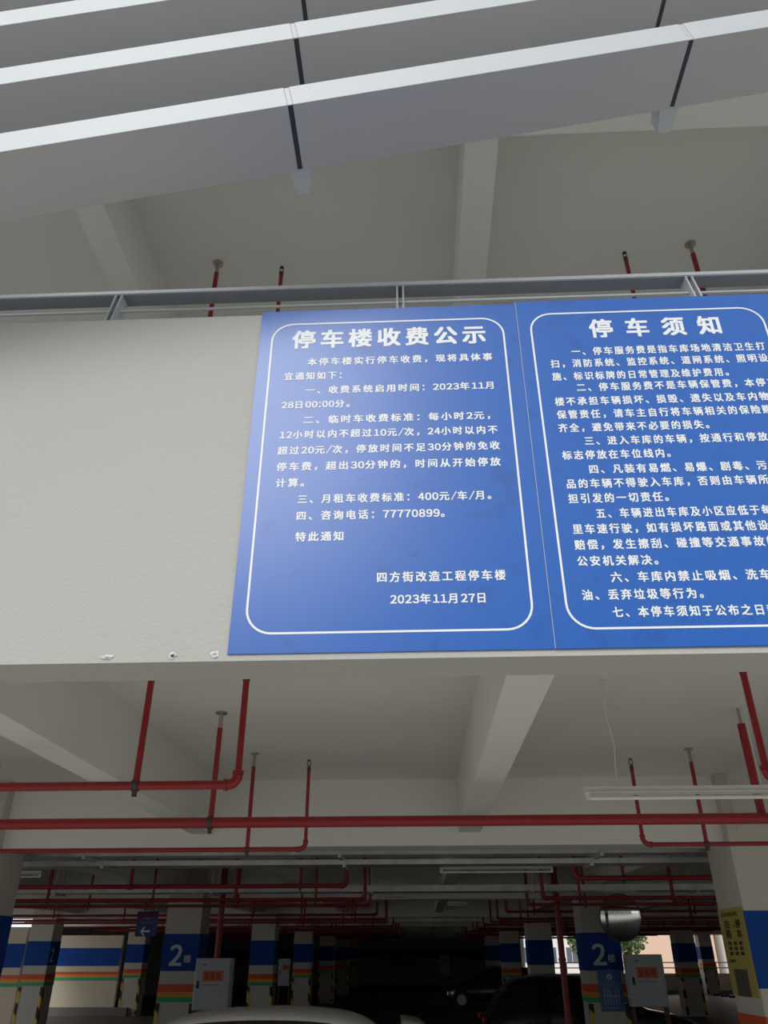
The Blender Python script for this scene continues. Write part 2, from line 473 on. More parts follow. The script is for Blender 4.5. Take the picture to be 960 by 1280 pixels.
s1 = sign('price_sign', -0.703, 0.514, 3.025, 4.757, SY, 'blue parking price notice with white text in the centre, left of the two', L1, bl)
R1 = [
 ('停车须知', 738.3, 423.3, 903.3, 416.8, 22),
 ('一、停车服务费是指车库场地清洁卫生打', 715, 444.7, 957.5, 437.5, 9.6),
 ('扫，消防系统、监控系统、道闸系统、照明设', 689, 460.9, 961, 452, 9.8),
 ('施、标识标牌的日常管理及维护费用。', 691, 476.2, 911.7, 469.8, 9.8),
 ('二、停车服务费不是车辆保管费，本停', 721.7, 490.3, 958, 483, 10.0, '车'),
 ('楼不承担车辆损坏、损毁、遗失以及车内物', 694.3, 508.3, 962, 499.8, 10.2),
 ('保管责任，请车主自行将车辆相关的保险', 696.7, 524.6, 952, 517.2, 10.4, '购买'),
 ('齐全，避免带来不必要的损失。', 698.7, 541.3, 887.3, 535.7, 10.4),
 ('三、进入车库的车辆，按通行和停放', 731.7, 557.5, 961, 551, 10.6),
 ('标志停放在车位线内。', 703.3, 574.8, 839, 571.8, 10.8),
 ('四、凡装有易燃、易爆、剧毒、污', 737.3, 592.2, 960, 587.5, 11.0, '染等'),
 ('品的车辆不得驶入车库，否则由车辆所', 709, 611, 962, 605.5, 11.3, '有人'),
 ('担引发的一切责任。', 711, 629.5, 836.7, 626.6, 11.6),
 ('五、车辆进出车库及小区应低于', 746, 647.7, 951, 644, 11.8, '每小时'),
 ('里车速行驶，如有损坏路面或其他设', 716.7, 668.2, 962, 663, 12.0, '施的'),
 ('赔偿，发生擦刮、碰撞等交通事故', 719, 687.9, 957.3, 683, 12.2, '的，'),
 ('公安机关解决。', 722.3, 708, 823.5, 706, 12.4),
 ('六、车库内禁止吸烟、洗车', 764.3, 727.4, 965, 725, 12.6, '、加'),
 ('油、丢弃垃圾等行为。', 728.3, 750, 880.5, 748.5, 12.8),
 ('七、本停车须知于公布之日', 766.7, 771.7, 956, 769, 13, '起执行。'),
]
br = ((onY(662.7, 410, SY).x + onY(706.7, 763.3, SY).x) / 2, 1.655,
      (onY(736.7, 786.7, SY).z + onY(960, 784.3, SY).z) / 2, (onY(683, 392.7, SY).z + onY(941.7, 383.3, SY).z) / 2)
s2 = sign('rules_sign', 0.5155, 1.733, 3.025, 4.768, SY - 0.002, 'blue parking rules notice with white text, the right-hand one cut by the frame', R1, br)

box('panel_edge', 0.5152, 0.5172, SY - 0.0026, SY - 0.0018, 3.026, 4.767, SIGNEDGE, s2)

# ------------------------------------------------------------------ parapet railing above the signs
rail = tag(empty('parapet_railing', (0, 2.78, 4.742)), 'grey steel railing with thin rod along the top of the parapet beam', 'railing')
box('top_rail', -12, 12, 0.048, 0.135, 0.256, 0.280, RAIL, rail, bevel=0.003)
box('rail_shade_panel', -12, 12, 0.052, 0.132, 0.251, 0.256, mat('rail_shade_grey', (0.24, 0.26, 0.31), 0.6), rail)  # shade below the rail, put into a darker colour on a thin panel
tube('thin_rod', [(-12, 0.055, 0.139), (12, 0.055, 0.139)], 0.008, RAIL, rail, 10)
for i in range(-7, 8):
    xc = -0.035 + i * 1.445
    for s_ in (-1, 1):
        bm = bmesh.new()
        w = 0.0045; xx = xc + s_ * 0.0150
        # leaning flat bar, its foot widened towards the inside
        prof = [(-0.012, -0.005), (0.075, -0.005), (0.10, 0.10), (0.125, 0.252), (0.050, 0.252)]
        a = [bm.verts.new((xx - w, y, z)) for y, z in prof]; b = [bm.verts.new((xx + w, y, z)) for y, z in prof]
        bm.faces.new(a); bm.faces.new(b[::-1])
        for k in range(5): bm.faces.new((a[k], a[(k + 1) % 5], b[(k + 1) % 5], b[k]))
        link('post_plate', bm, RAIL, rail)

# ------------------------------------------------------------------ louvers
AL = math.radians(11.4)
def louver_row(ref, label):
    """ref = lower front edge point at the first joint; panels rise to the right"""
    L = Vector((math.cos(AL), 0, math.sin(AL))); U = Vector((-math.sin(AL), 0, math.cos(AL)))
    r = tag(empty('sun_louver', ref), label, 'louver', None)
    r.rotation_euler = (0, -AL, 0)
    P = 1.882
    for k in range(-3, 3):
        x0, x1 = k * P + 0.012, (k + 1) * P - 0.012
        bm = bmesh.new()
        # panel of bent sheet: front face, underside and top
        bx(bm, x0, x1, 0, 0.338, 0, 0.137)
        o = link('panel', bm, [ALU, ALUB], r, bevel=0.002)
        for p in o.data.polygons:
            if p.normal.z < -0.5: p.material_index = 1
    for k in range(-3, 4):
        box('joint_rib', k * P - 0.013, k * P + 0.013, 0.006, 0.33, 0.006, 0.13, GAP, r)
        box('joint_cover', k * P - 0.011, k * P + 0.011, 0.002, 0.006, 0.004, 0.133, RAIL, r)
        bm = bmesh.new()
        x = k * P + 0.0
        prof = [(0.338, 0.02), (0.47, -0.0), (0.47, 0.10), (0.338, 0.13)]
        a = [bm.verts.new((x - 0.052 + (0.018 if i in (1, 2) else 0), y, z)) for i, (y, z) in enumerate(prof)]
        b = [bm.verts.new((x + 0.052 - (0.018 if i in (1, 2) else 0), y, z)) for i, (y, z) in enumerate(prof)]
        bm.faces.new(a); bm.faces.new(b[::-1])
        for q in range(4): bm.faces.new((a[q], a[(q + 1) % 4], b[(q + 1) % 4], b[q]))
        link('bracket', bm, RAIL, r)
    return r
base = Vector((-0.503, 2.07, 5.345))
names = ['lowest of the long white sun louvers overhead', 'middle of the long white sun louvers overhead', 'uppermost long white sun louver, crossing the top left corner',
         'highest white sun louver, only its grey underside in the top corner']
for i in range(4):
    louver_row(base + Vector((-0.004 * i, 0, 0.532 * i)), names[i])

# ------------------------------------------------------------------ sprinkler pipework
def hanger(r, x, y, zp, zc, rp=0.018, pr=0.04, silver=0.12):
    """red hanger tube from the slab down to a pipe, with collar, ceiling flange and clamp"""
    o = tube('hanger', [(x, y, zp), (x, y, zc - silver)], rp, PIPE, r, 10)
    tube('hanger_rod', [(x, y, zc - silver), (x, y, zc - 0.004)], rp * 0.8, BRASS, o, 8)
    tube('ceiling_flange', [(x, y, zc - 0.012), (x, y, zc - 0.001)], rp * 2.2, BRASS, o, 14)
    bm = bmesh.new()
    tube_bm(bm, [(x - 0.018, y, zp), (x + 0.018, y, zp)], pr + 0.008, 14)
    bx(bm, x - 0.012, x + 0.012, y - 0.01, y + 0.01, zp - pr - 0.035, zp - pr)
    link('clamp', bm, CLAMP, r, smooth=False)

def sprinkler(r, x, y, z, rp):
    bm = bmesh.new()
    tube_bm(bm, [(x, y, z), (x, y, z + 0.03), (x, y, z + 0.031), (x, y, z + 0.045)], [rp * 1.15, rp * 1.15, rp * .6, rp * .6], 8)
    tube_bm(bm, [(x - 0.014, y, z + 0.04), (x - 0.016, y, z + 0.07), (x, y, z + 0.09)], 0.004, 5)
    tube_bm(bm, [(x + 0.014, y, z + 0.04), (x + 0.016, y, z + 0.07), (x, y, z + 0.09)], 0.004, 5)
    tube_bm(bm, [(x, y, z + 0.09), (x, y, z + 0.094)], 0.018, 10)
    link('sprinkler_head', bm, CLAMP, r)

def run(label, xs, y, zp, r, ends=(), hang=(), drops=(), zc=3.65, rise=None, rr=None, name='sprinkler_pipe'):
    """a horizontal pipe from xs[0] to xs[1]; ends: which end turns up to a sprinkler (-1 left, 1 right)"""
    root = tag(empty(name, (0, 0, 0)), label, 'pipe')
    x0, x1 = xs
    a = 0.055
    z0, z1 = zp, zp
    A = Vector((x0, y, zp)); B = Vector((x1, y, zp))
    rise = rise or (zc - 0.17)
    p0 = A + Vector((a, 0, 0)) if -1 in ends else A
    p1 = B - Vector((a, 0, 0)) if 1 in ends else B
    tube('pipe', [p0, p1], r, PIPE, root, 14)
    rr = rr or r
    for sgn, P in ((-1, A), (1, B)):
        if sgn in ends:
            pts = arc_pts(P + Vector((-sgn, 0, 0)), P + Vector((0, 0, 1)), P, a)
            tube('elbow', pts, r * 1.18, PIPE, root, 14)
            tube('riser', [P + Vector((0, 0, a)), P + Vector((0, 0, rise - zp))], rr, PIPE, root, 12)
            tube('coupling', [P + Vector((-sgn * a, 0, 0)), P + Vector((-sgn * (a + 0.02), 0, 0))], r * 1.35, PIPE, root, 14)
            tube('coupling', [P + Vector((0, 0, a)), P + Vector((0, 0, a + 0.02))], r * 1.35, PIPE, root, 14)
            sprinkler(root, P.x, P.y, rise, rr)
    for x in drops:
        tube('riser', [(x, y, zp), (x, y, rise)], rr, PIPE, root, 10)
        tube('tee', [(x - 0.035, y, zp), (x + 0.035, y, zp)], r * 1.3, PIPE, root, 12)
        sprinkler(root, x, y, rise, rr)
    for x in hang: hanger(root, x, y, zp, zc, rp=min(r, 0.02), pr=r)
    return root

# first bay, placed from the photograph
run('thick red pipe crossing the whole width under the first slab', (-9, 9), 5.80, 2.862, 0.036, hang=(-1.482, -4.9, 6.2))
tube('hanger', [(2.407, 5.87, 2.86), (2.407, 5.87, 3.53)], 0.029, PIPE, bpy.data.objects['sprinkler_pipe'], 12)
tube('hanger_rod', [(2.407, 5.87, 3.53), (2.407, 5.87, 3.646)], 0.011, BRASS, bpy.data.objects['sprinkler_pipe'], 12)
run('red branch pipe at left front with elbow turning up near the sign', (-9, -1.02), 4.50, 2.880, 0.024, ends=(1,), hang=(-1.60, -5.1), rr=0.0195)
run('red branch pipe at right front with elbow at the right edge', (1.925, 9), 4.50, 2.878, 0.024, ends=(-1,), hang=(4.2,), rr=0.0195)
run('thin red sprinkler pipe along the bottom edge of the first cross beam, left half', (-9, -0.985), 7.18, 2.835, 0.0175, ends=(1,), drops=(-3.87,), hang=(-1.49, -6.0), rise=3.49, rr=0.015)
run('thin red sprinkler pipe below the first cross beam, right half', (1.90, 9), 7.18, 2.855, 0.0175, ends=(-1,), hang=(2.43, 5.6), rise=3.47, rr=0.0165)
# upper level, its heads and hangers show above the railing
run('red pipe on the upper level, left, seen through the railing', (-9, -1.05), 4.58, 6.38, 0.024, ends=(1,), hang=(-1.60,), zc=7.15, rise=6.98, rr=0.017)
run('red pipe on the upper level, right, seen through the railing', (1.80, 9), 4.55, 6.38, 0.024, ends=(-1,), hang=(2.35,), zc=7.15, rise=6.98, rr=0.017)
# deeper bays repeat the pattern
bayn = ['second', 'third', 'fourth', 'fifth', 'sixth']
for k in range(1, 6):
    o = 8.7 * k
    jx = random.uniform(-.1, .1)
    b = bayn[k - 1]
    run('red pipe in the %s bay, nearest of its left three' % b, (-12, -0.95 + jx), 2.65 + o, 2.84, 0.028, ends=(1,), hang=(-1.6, -5.6, -8.6), drops=(-3.9,))
    run('red pipe in the %s bay, nearest of its right three' % b, (1.95 + jx, 12), 1.9 + o, 2.86, 0.028, ends=(-1,), hang=(2.5, 6.0, 9.0), drops=(4.6,))
    run('red pipe in the %s bay, middle of its left three' % b, (-12, -0.93), 5.6 + o, 2.84, 0.030, ends=(1,), hang=(-1.75, -4.5, -7.4), drops=(-3.1, -6.3))
    run('red pipe in the %s bay, middle of its right three' % b, (2.0, 12), 5.5 + o, 2.84, 0.030, ends=(-1,), hang=(2.6, 5.2, 8.1), drops=(4.1, 7.0))
    run('red pipe in the %s bay, farthest of its left three' % b, (-12, -0.9 + jx), 7.2 + o, 2.83, 0.026, ends=(1,), hang=(-2.2, -6.2), drops=(-3.4, -8.5))
    run('red pipe in the %s bay, farthest of its right three' % b, (1.95, 12), 7.2 + o, 2.83, 0.026, ends=(-1,), hang=(3.0, 7.5), drops=(4.6, 9.1))

def vertical_pipe(x, y, label):
    r = tag(empty('fire_riser', (x, y, 0.03)), label, 'pipe')
    tube('pipe', [(0, 0, 0), (0, 0, 3.60)], 0.06, PIPE, r, 14)
    for z in (0.5, 1.9, 3.2): tube('clamp', [(0, 0, z), (0, 0, z + 0.05)], 0.072, PIPE, r, 14)
vertical_pipe(-3.93, 16.95, 'thick vertical red pipe between number 2 column and left cabinet')
vertical_pipe(2.64, 16.95, 'thick vertical red pipe left of the column with the mirror')

# ------------------------------------------------------------------ cable trays
def tray(y, z, label, w=0.44, h=0.10, gap=0.0):
    r = tag(empty('cable_tray', (0, y, z)), label, 'cable tray')
    prof = [(-w / 2, h), (-w / 2, 0), (w / 2, 0), (w / 2, h), (w / 2 - .008, h), (w / 2 - .008, .008), (-w / 2 + .008, .008), (-w / 2 + .008, h)]
    X = -13.4
    i = 0
    while X < 14:
        X1 = X + 2.85
        bm = bmesh.new()
        a = [bm.verts.new((X + .004, yy, zz)) for yy, zz in prof]; b = [bm.verts.new((X1 - .004, yy, zz)) for yy, zz in prof]
        bm.faces.new(a[::-1]); bm.faces.new(b)
        for k in range(8): bm.faces.new((a[k], a[(k + 1) % 8], b[(k + 1) % 8], b[k]))
        link('tray_length', bm, GALV, r)
        bm = bmesh.new()
        bx(bm, X + 1.1, X + 1.14, -w / 2 - 0.03, w / 2 + 0.03, -0.03, 0)
        link('crossbar', bm, GALV, r)
        for s_ in (-1, 1):
            tube('support_rod', [(X + 1.12, s_ * (w / 2 + .02), -0.03), (X + 1.12, s_ * (w / 2 + .02), 3.645 - z)], 0.008, GALV, r, 6)
        box('joint_plate', X1 - .06, X1 + .06, -w / 2 - .006, -w / 2, 0.01, h - .01, GALV, r)
        X = X1
    return r
tray(9.36, 3.0, 'nearer of two galvanised cable trays just behind the first cross beam', w=0.30, h=0.05)
tray(9.98, 2.955, 'farther of two galvanised cable trays just behind the first cross beam', w=0.36, h=0.055)
tray(15.4, 3.01, 'galvanised cable tray before the second cross beam')
tray(29.2, 2.98, 'galvanised cable tray in the dark depth before the fourth beam')

# ------------------------------------------------------------------ lamps
def lamp(x0, x1, y, z, label, wires=True):
    r = tag(empty('fluorescent_lamp', ((x0 + x1) / 2, y, z)), label, 'lamp')
    L = (x1 - x0) / 2
    box('housing', -L, L, -0.03, 0.03, 0.028, 0.058, LAMPW, r, bevel=0.003)
    bm = bmesh.new()
    prof = [(-0.03, 0.032), (-0.055, 0.022), (-0.052, 0.018), (-0.028, 0.027)]
    for sgn in (1, -1):
        a = [bm.verts.new((-L, sgn * q, zz)) for q, zz in prof]; b = [bm.verts.new((L, sgn * q, zz)) for q, zz in prof]
        bm.faces.new(a); bm.faces.new(b)
        for k in range(4): bm.faces.new((a[k], a[(k + 1) % 4], b[(k + 1) % 4], b[k]))
    link('reflector', bm, LAMPW, r)
    tube('tube', [(-L + .03, 0, -0.008), (L - .03, 0, -0.008)], 0.012, TUBE, r, 10)
    for s_ in (-1, 1): box('end_cap', s_ * (L - .015) - .015, s_ * (L - .015) + .015, -0.022, 0.022, -0.021, 0.03, LAMPW, r, bevel=0.002)
    return r
l1 = lamp(1.045, 2.40, 5.15, 2.905, 'white fluorescent tube lamp hanging at right by a thin wire')
pts = [(0, 0, 0)]
A = onY(755, 852, 5.15); B = onY(771, 978, 5.15)
rw = [(0.0, 0.0), (0.006, 0.1), (-0.012, 0.3), (0.004, 0.5), (0.015, 0.62), (0.002, 0.8), (0.0, 1.0)]
cpts = []
for dx, t in rw:
    P = Vector((1.26 + 0 * t, 5.15, 3.645 + (2.96 - 3.645) * t)); P.x += dx
    cpts.append(P - l1.location)
tube('wire', cpts, 0.0028, WIRE, l1, 6)
tube('ceiling_rose', [cpts[0] + Vector((0, 0, 0.001)), cpts[0] - Vector((0, 0, 0.012))], 0.022, WIRE, l1, 12)
tube('wire', [Vector((2.15, 5.15, 3.645)) - l1.location, Vector((2.15, 5.15, 2.96)) - l1.location], 0.0028, WIRE, l1, 6)
for (a, b, y, z, lb) in ((0.243, 1.62, 10.45, 2.93, 'white fluorescent tube lamp below the cable trays in the middle'),
                         (-6.2, -4.87, 10.75, 2.93, 'white fluorescent tube lamp behind the near left column'),
                         (0.55, 0.95, 17.9, 2.93, 'short dim lamp in the dark middle of the ceiling'),
                         (0.5, 0.95, 20.2, 2.88, 'short dim lamp farther back in the dark middle'),
                         (6.5, 7.9, 19.2, 2.93, 'dim tube lamp at right between mirror and yellow notice')):
    q = lamp(a, b, y, z, lb)
    L = (b - a) / 2
    for s_ in (-1, 0.6):
        tube('wire', [(s_ * L * .8, 0, 0.055), (s_ * L * .8, 0, 3.645 - z)], 0.004, WIRE, q, 6)
ex = tag(empty('exit_light', (-0.53, 16.9, 3.10)), 'small pale exit light box on the second cross beam', 'exit light')
box('case', -0.19, 0.19, 0, 0.06 + .58 - .04 - .02, -0.075, 0.075, LAMPW, ex, bevel=0.005)
box('picture_panel', -0.09, 0.04, -0.006, 0, -0.05, 0.05, mat('exit_panel', (0.6, 0.66, 0.6), .5), ex)

# hanging direction board
hb = tag(empty('direction_board', (-6.55, 20.6, 2.42)), 'dark blue hanging board with white left arrow near the left cabinet', 'sign')
box('board', -0.25, 0.25, 0, 0.05, 0, 0.53, mat('board_blue', (0.015, 0.05, 0.22), .4), hb, bevel=0.004)
bm = bmesh.new()
for poly in ([(-0.13, 0.11), (-0.05, 0.20), (-0.01, 0.20), (-0.07, 0.13), (0.10, 0.13), (0.10, 0.09), (-0.07, 0.09), (-0.01, 0.02), (-0.05, 0.02)],):
    vs = [bm.verts.new((x, -0.003, z)) for x, z in poly]; bm.faces.new(vs)
link('arrow', bm, WHITE, hb)
for i, z in enumerate((0.27, 0.36, 0.44)):
    box('text_bar', -0.14 + .02 * i, 0.14 - .03 * i, -0.003, 0, z, z + .035, mat('board_text', (0.12, 0.18, 0.34), .5), hb)
for s_ in (-.2, .2): tube('hanger_rod', [(s_, .025, 0.53), (s_, .025, 1.22)], 0.008, GALV, hb, 6)

# ------------------------------------------------------------------ electric cabinets
def cabinet(x0, x1, y, z0, z1, label):
    w = (x1 - x0) / 2
    r = tag(empty('electric_cabinet', ((x0 + x1) / 2, y, 0.03)), label, 'cabinet')
    z0 -= .03; z1 -= .03
    box('body', -w, w, 0, 0.26, z0, z1, CABG, r, bevel=0.008)
    d = box('door', -w + .02, w - .02, -0.018, -0.001, z0 + .02, z1 - .02, CABG, r, bevel=0.006)
    box('handle', -w + .055, -w + .095, -0.035, -0.018, (z0 + z1) / 2 - .07, (z0 + z1) / 2 + .05, BLACK, d, bevel=0.004)
    box('warning_label', -w + .15, w - .13, -0.022, -0.018, z1 - .37, z1 - .20, LABR, d)
    for i in range(3):
        xx = -w + .19 + i * .11
        box('label_character', xx, xx + .075, -0.025, -0.022, z1 - .335, z1 - .235, mat('label_glyph', (0.42, 0.10, 0.05), .6), d)
    box('maker_plate', -w + .13, -w + .22, -0.022, -0.018, z1 - .12, z1 - .09, mat('plate_dark', (0.2, 0.22, 0.25), .5), d)
    for i in range(6):
        box('small_print', -w + .17 + i * .055, -w + .20 + i * .055, -0.022, -0.018, z1 - .44, z1 - .415, mat('plate_dark', (0.2, 0.22, 0.25), .5), d)
    for sx_ in (-1, 1):
        for yy in (0.02, 0.22): box('leg', sx_ * (w - .03) - .02, sx_ * (w - .03) + .02, yy, yy + .03, 0, z0 + .01, CLAMP, r)
    return r
cabinet(-4.20, -3.53, 16.45, 1.17, 1.99, 'grey electric cabinet with red label beside the left number 2 column')
cabinet(3.72, 4.37, 16.45, 1.23, 2.04, 'grey electric cabinet with orange-red label below the convex mirror')
cabinet(-5.55, -5.10, 34.4, 1.0, 1.9, 'dim narrow grey cabinet in the far left row of columns')
cabinet(1.15, 1.75, 58.0, 0.9, 2.0, 'small pale cabinet standing far back before the rear wall')

# ------------------------------------------------------------------ convex mirror
mr = tag(empty('convex_mirror', (3.40, 16.3, 2.60)), 'round convex traffic mirror on the right number 2 column', 'mirror')
mc = onY(776, 1147, 16.3); R_ = 0.385
mr.location = mc
mr.rotation_euler = (math.radians(6), 0, math.radians(6))
bm = bmesh.new()
Rs = 1.3; prev = None
rings = []
for i in range(0, 11):
    rr = R_ * i / 10
    yy = -(math.sqrt(Rs * Rs - rr * rr) - math.sqrt(Rs * Rs - R_ * R_))
    if i == 0: rings.append([bm.verts.new((0, yy, 0))])
    else: rings.append([bm.verts.new((rr * math.cos(2 * math.pi * k / 40), yy, rr * math.sin(2 * math.pi * k / 40))) for k in range(40)])
for i in range(10):
    for k in range(40):
        j = (k + 1) % 40
        if i == 0: bm.faces.new((rings[0][0], rings[1][k], rings[1][j]))
        else: bm.faces.new((rings[i][k], rings[i][j], rings[i + 1][j], rings[i + 1][k]))
link('mirror_face', bm, MIRR, mr, smooth=True)
bm = bmesh.new()
prof = [(R_ - .004, -0.004), (R_ + .012, -0.008), (R_ + .016, 0.012), (R_ * .8, 0.05), (0.02, 0.06)]
pr = None
for rr, yy in prof:
    cur = [bm.verts.new((rr * math.cos(2 * math.pi * k / 40), yy, rr * math.sin(2 * math.pi * k / 40))) for k in range(40)]
    if pr:
        for k in range(40): bm.faces.new((pr[k], pr[(k + 1) % 40], cur[(k + 1) % 40], cur[k]))
    pr = cur
link('back_shell', bm, mat('mirror_back', (0.12, 0.10, 0.09), .6), mr, smooth=True)
tube('arm', [(0, 0.06, 0), (0, 0.35, 0.02), (0, 0.68, 0.05)], 0.022, GALV, mr, 10)

# ------------------------------------------------------------------ poster and notices on columns
po = tag(empty('parking_poster', (3.48, 16.985, 1.13)), 'blue poster with white layout drawing on the right number 2 column', 'poster')
box('sheet', -0.215, 0.215, -0.012, 0.0, 0, 0.66, POSTB, po)
bm = bmesh.new()
seg = 20
o_ = [bm.verts.new((0.05 * math.cos(2 * math.pi * k / seg), -0.015, 0.545 + 0.05 * math.sin(2 * math.pi * k / seg))) for k in range(seg)]
bm.faces.new(o_); link('emblem', bm, DIMW, po)
text_on('emblem_letter', '?', -0.018, 0.018, 0.515, 0.06, -0.018, POSTB, po, bold=0.004)
for i in range(6):
    x = -0.13 + i * 0.052
    if i != 3: box('diagram_line', x - .005, x + .005, -0.015, -0.012, 0.255, 0.36, DIMW, po)
    box('diagram_line', x - .005, x + .005, -0.015, -0.012, 0.11, 0.235, DIMW, po)
box('diagram_line', -0.15, 0.15, -0.0155, -0.0122, 0.24, 0.25, DIMW, po)
for i, (w, z) in enumerate(((0.06, 0.46), (0.17, 0.42), (0.13, 0.385), (0.17, 0.05))):
    box('text_bar', -w, w, -0.015, -0.012, z, z + .014, mat('poster_text', (0.22, 0.34, 0.55), .5), po)

# yellow notice on the left side face of the near right column
NX = 3.03
yn = tag(empty('yellow_notice', (NX - 0.008, 8.65, 1.70)), 'tall yellow notice with dark characters on the near right column', 'notice')
box('sheet', -0.006, 0.004, -0.34, 0.335, 0, 0.735, NOTY, yn)
def side_text(body, ya, yb, z, h, bold=0.004):
    me = text_mesh(body, h * 1.08, bold, 1.0)
    a, b, c, d = bounds(me)
    s = (yb - ya) / (b - a)
    for v in me.vertices: v.co = Vector((-0.0085 - v.co.z, yb - (v.co.x - a) * s, (v.co.y - c) * (h / (d - c)) + z))
    me.name = 'lettering'; me.materials.clear(); me.materials.append(mat('notice_ink', (0.05, 0.045, 0.02), .6))
    o = bpy.data.objects.new('lettering', me); COL.objects.link(o); o.parent = yn
INK = mat('notice_ink', (0.05, 0.045, 0.02), .6)
side_text('一', -0.10, -0.02, 0.57, 0.02)
for (c_, ya, yb, z, h) in (('扫', 0.06, 0.20, 0.56, 0.075), ('码', 0.06, 0.20, 0.475, 0.075), ('停', -0.24, -0.10, 0.56, 0.075), ('车', -0.24, -0.10, 0.475, 0.075)):
    side_text(c_, ya, yb, z, h, 0.005)
for j, c_ in enumerate(('先', '后', '车')):
    pass
for j in range(3):
    y0 = 0.10 - j * 0.145
    for i in range(3): box('character_block', -0.0085, -0.006, y0, y0 + 0.085, 0.335 + i * .043, 0.365 + i * .043, INK, yn)
for i in range(7): box('small_character', -0.0085, -0.006, 0.20 - i * .065, 0.235 - i * .065, 0.665, 0.70, INK, yn)
for i in range(4): box('small_character', -0.0085, -0.006, 0.09 + i * .04, 0.12 + i * .04, 0.275, 0.30, INK, yn)
fr = box('framed_panel', -0.012, -0.006, -0.16, 0.17, -0.0, 0.22, mat('panel_grey', (0.10, 0.09, 0.07), .4), yn)

# ------------------------------------------------------------------ cars
def car(label, loc, rz, length, width, height, paint, name='car', spoiler=False):
    r = tag(empty(name, loc, rz), label, 'car')
    L, Wd, H = length, width, height
    st = [  # x frac, half width frac, z low, z belt, z roof, roof half width
        (0.000, 0.62, 0.32, 0.62, 0.64, 0.50), (0.015, 0.84, 0.22, 0.80, 0.84, 0.66), (0.05, 0.96, 0.20, 0.92, 1.04, 0.70),
        (0.10, 1.0, 0.20, 0.98, 1.36, 0.70), (0.16, 1.0, 0.20, 1.0, H * .975, 0.72), (0.30, 1.0, 0.20, 1.0, H, 0.74), (0.45, 1.0, 0.20, 0.99, H * .995, 0.74),
        (0.56, 1.0, 0.20, 0.98, H * .965, 0.72), (0.64, 1.0, 0.20, 0.97, H * .84, 0.72), (0.73, 1.0, 0.20, 0.96, 1.06, 0.76), (0.80, 0.99, 0.20, 0.93, 1.00, 0.80),
        (0.90, 0.95, 0.20, 0.86, 0.93, 0.74), (0.97, 0.84, 0.20, 0.72, 0.80, 0.62), (1.0, 0.62, 0.30, 0.55, 0.60, 0.45)]
    bm = bmesh.new(); rows = []
    for fx, hw, zl, zb, zr, rw in st:
        x = (fx - .5) * L; h = hw * Wd / 2; rwh = rw * Wd / 2
        half = [(h * .82, zl), (h * .98, zl + .12), (h, (zl + zb) / 2), (h * .97, zb), (rwh + (h * .97 - rwh) * .35, zb + (zr - zb) * .72), (rwh, zr - .02), (rwh * .5, zr + 0.015)]
        pts = [(x, y, z) for y, z in half] + [(x, 0, zr + .02)] + [(x, -y, z) for y, z in half[::-1]]
        rows.append([bm.verts.new(p) for p in pts])
    n = len(rows[0])
    for i in range(len(rows) - 1):
        for k in range(n - 1):
            f = bm.faces.new((rows[i][k], rows[i][k + 1], rows[i + 1][k + 1], rows[i + 1][k]))
            side = k in (3, 4) or k in (n - 6, n - 5)
            if side and 2 <= i <= 8: f.material_index = 1
            if k in (5, 6, n - 8, n - 7, 4, n - 6) and i in (7, 8): f.material_index = 1 if k in (5, 6, n - 8, n - 7) else f.material_index
            if k in (5, 6, n - 8, n - 7) and i == 2: f.material_index = 1
    bm.faces.new(rows[0]); bm.faces.new(rows[-1][::-1])
    for i in range(len(rows) - 1):
        bm.faces.new((rows[i][0], rows[i + 1][0], rows[i + 1][n - 1], rows[i][n - 1]))
    body = link('body', bm, [paint, GLASSD], r, smooth=True)
    md = body.modifiers.new('s', 'SUBSURF'); md.levels = 2; md.render_levels = 2
    for fx in (0.19, 0.81):
        for s_ in (-1, 1):
            c = Vector(((fx - .5) * L, s_ * (Wd / 2 - .10), 0.33))
            bm = bmesh.new()
            tube_bm(bm, [c + Vector((0, -.115, 0)), c + Vector((0, -.10, 0)), c + Vector((0, .10, 0)), c + Vector((0, .115, 0))], [.29, .33, .33, .29], 28)
            w = link('wheel', bm, RUBBER, r, smooth=False)
            bm = bmesh.new()
            ys = s_ * .118
            tube_bm(bm, [c + Vector((0, ys - s_ * .05, 0)), c + Vector((0, ys, 0))], .20, 20)
            link('rim', bm, RIM, w)
            bm = bmesh.new()   # arch moulding
            arc = [c + Vector((.385 * math.cos(a), s_ * .105, .385 * math.sin(a))) for a in [math.pi * q / 14 for q in range(15)]]
            tube_bm(bm, arc, .018, 6); link('wheel_arch', bm, paint, r, smooth=True)
            bm = bmesh.new()
            tube_bm(bm, [c + Vector((0, -s_ * .10, 0)), c + Vector((0, s_ * .101, 0))], .37, 24)
            link('wheel_well', bm, BLACK, r)
    for s_ in (-1, 1):
        bm = bmesh.new(); bmesh.ops.create_uvsphere(bm, u_segments=14, v_segments=8, radius=1)
        for v in bm.verts: v.co = Vector((L * .472 + v.co.x * .07, s_ * Wd * .36 + v.co.y * .16, .72 + v.co.z * .07))
        link('headlight', bm, HEADL, r, smooth=True)
        bm = bmesh.new(); bmesh.ops.create_uvsphere(bm, u_segments=14, v_segments=8, radius=1)
        for v in bm.verts: v.co = Vector((-L * .482 + v.co.x * .05, s_ * Wd * .38 + v.co.y * .12, .88 + v.co.z * .09))
        link('tail_light', bm, TAILL, r, smooth=True)
        bm = bmesh.new(); bmesh.ops.create_uvsphere(bm, u_segments=12, v_segments=8, radius=1)
        for v in bm.verts: v.co = Vector((L * .19 + v.co.x * .07, s_ * (Wd * .5 + .07) + v.co.y * .10, 1.02 + v.co.z * .07))
        link('side_mirror', bm, paint, r, smooth=True)
    box('bumper_grille', L * .46, L * .498, -Wd * .26, Wd * .26, .42, .60, BLACK, r, bevel=.02)
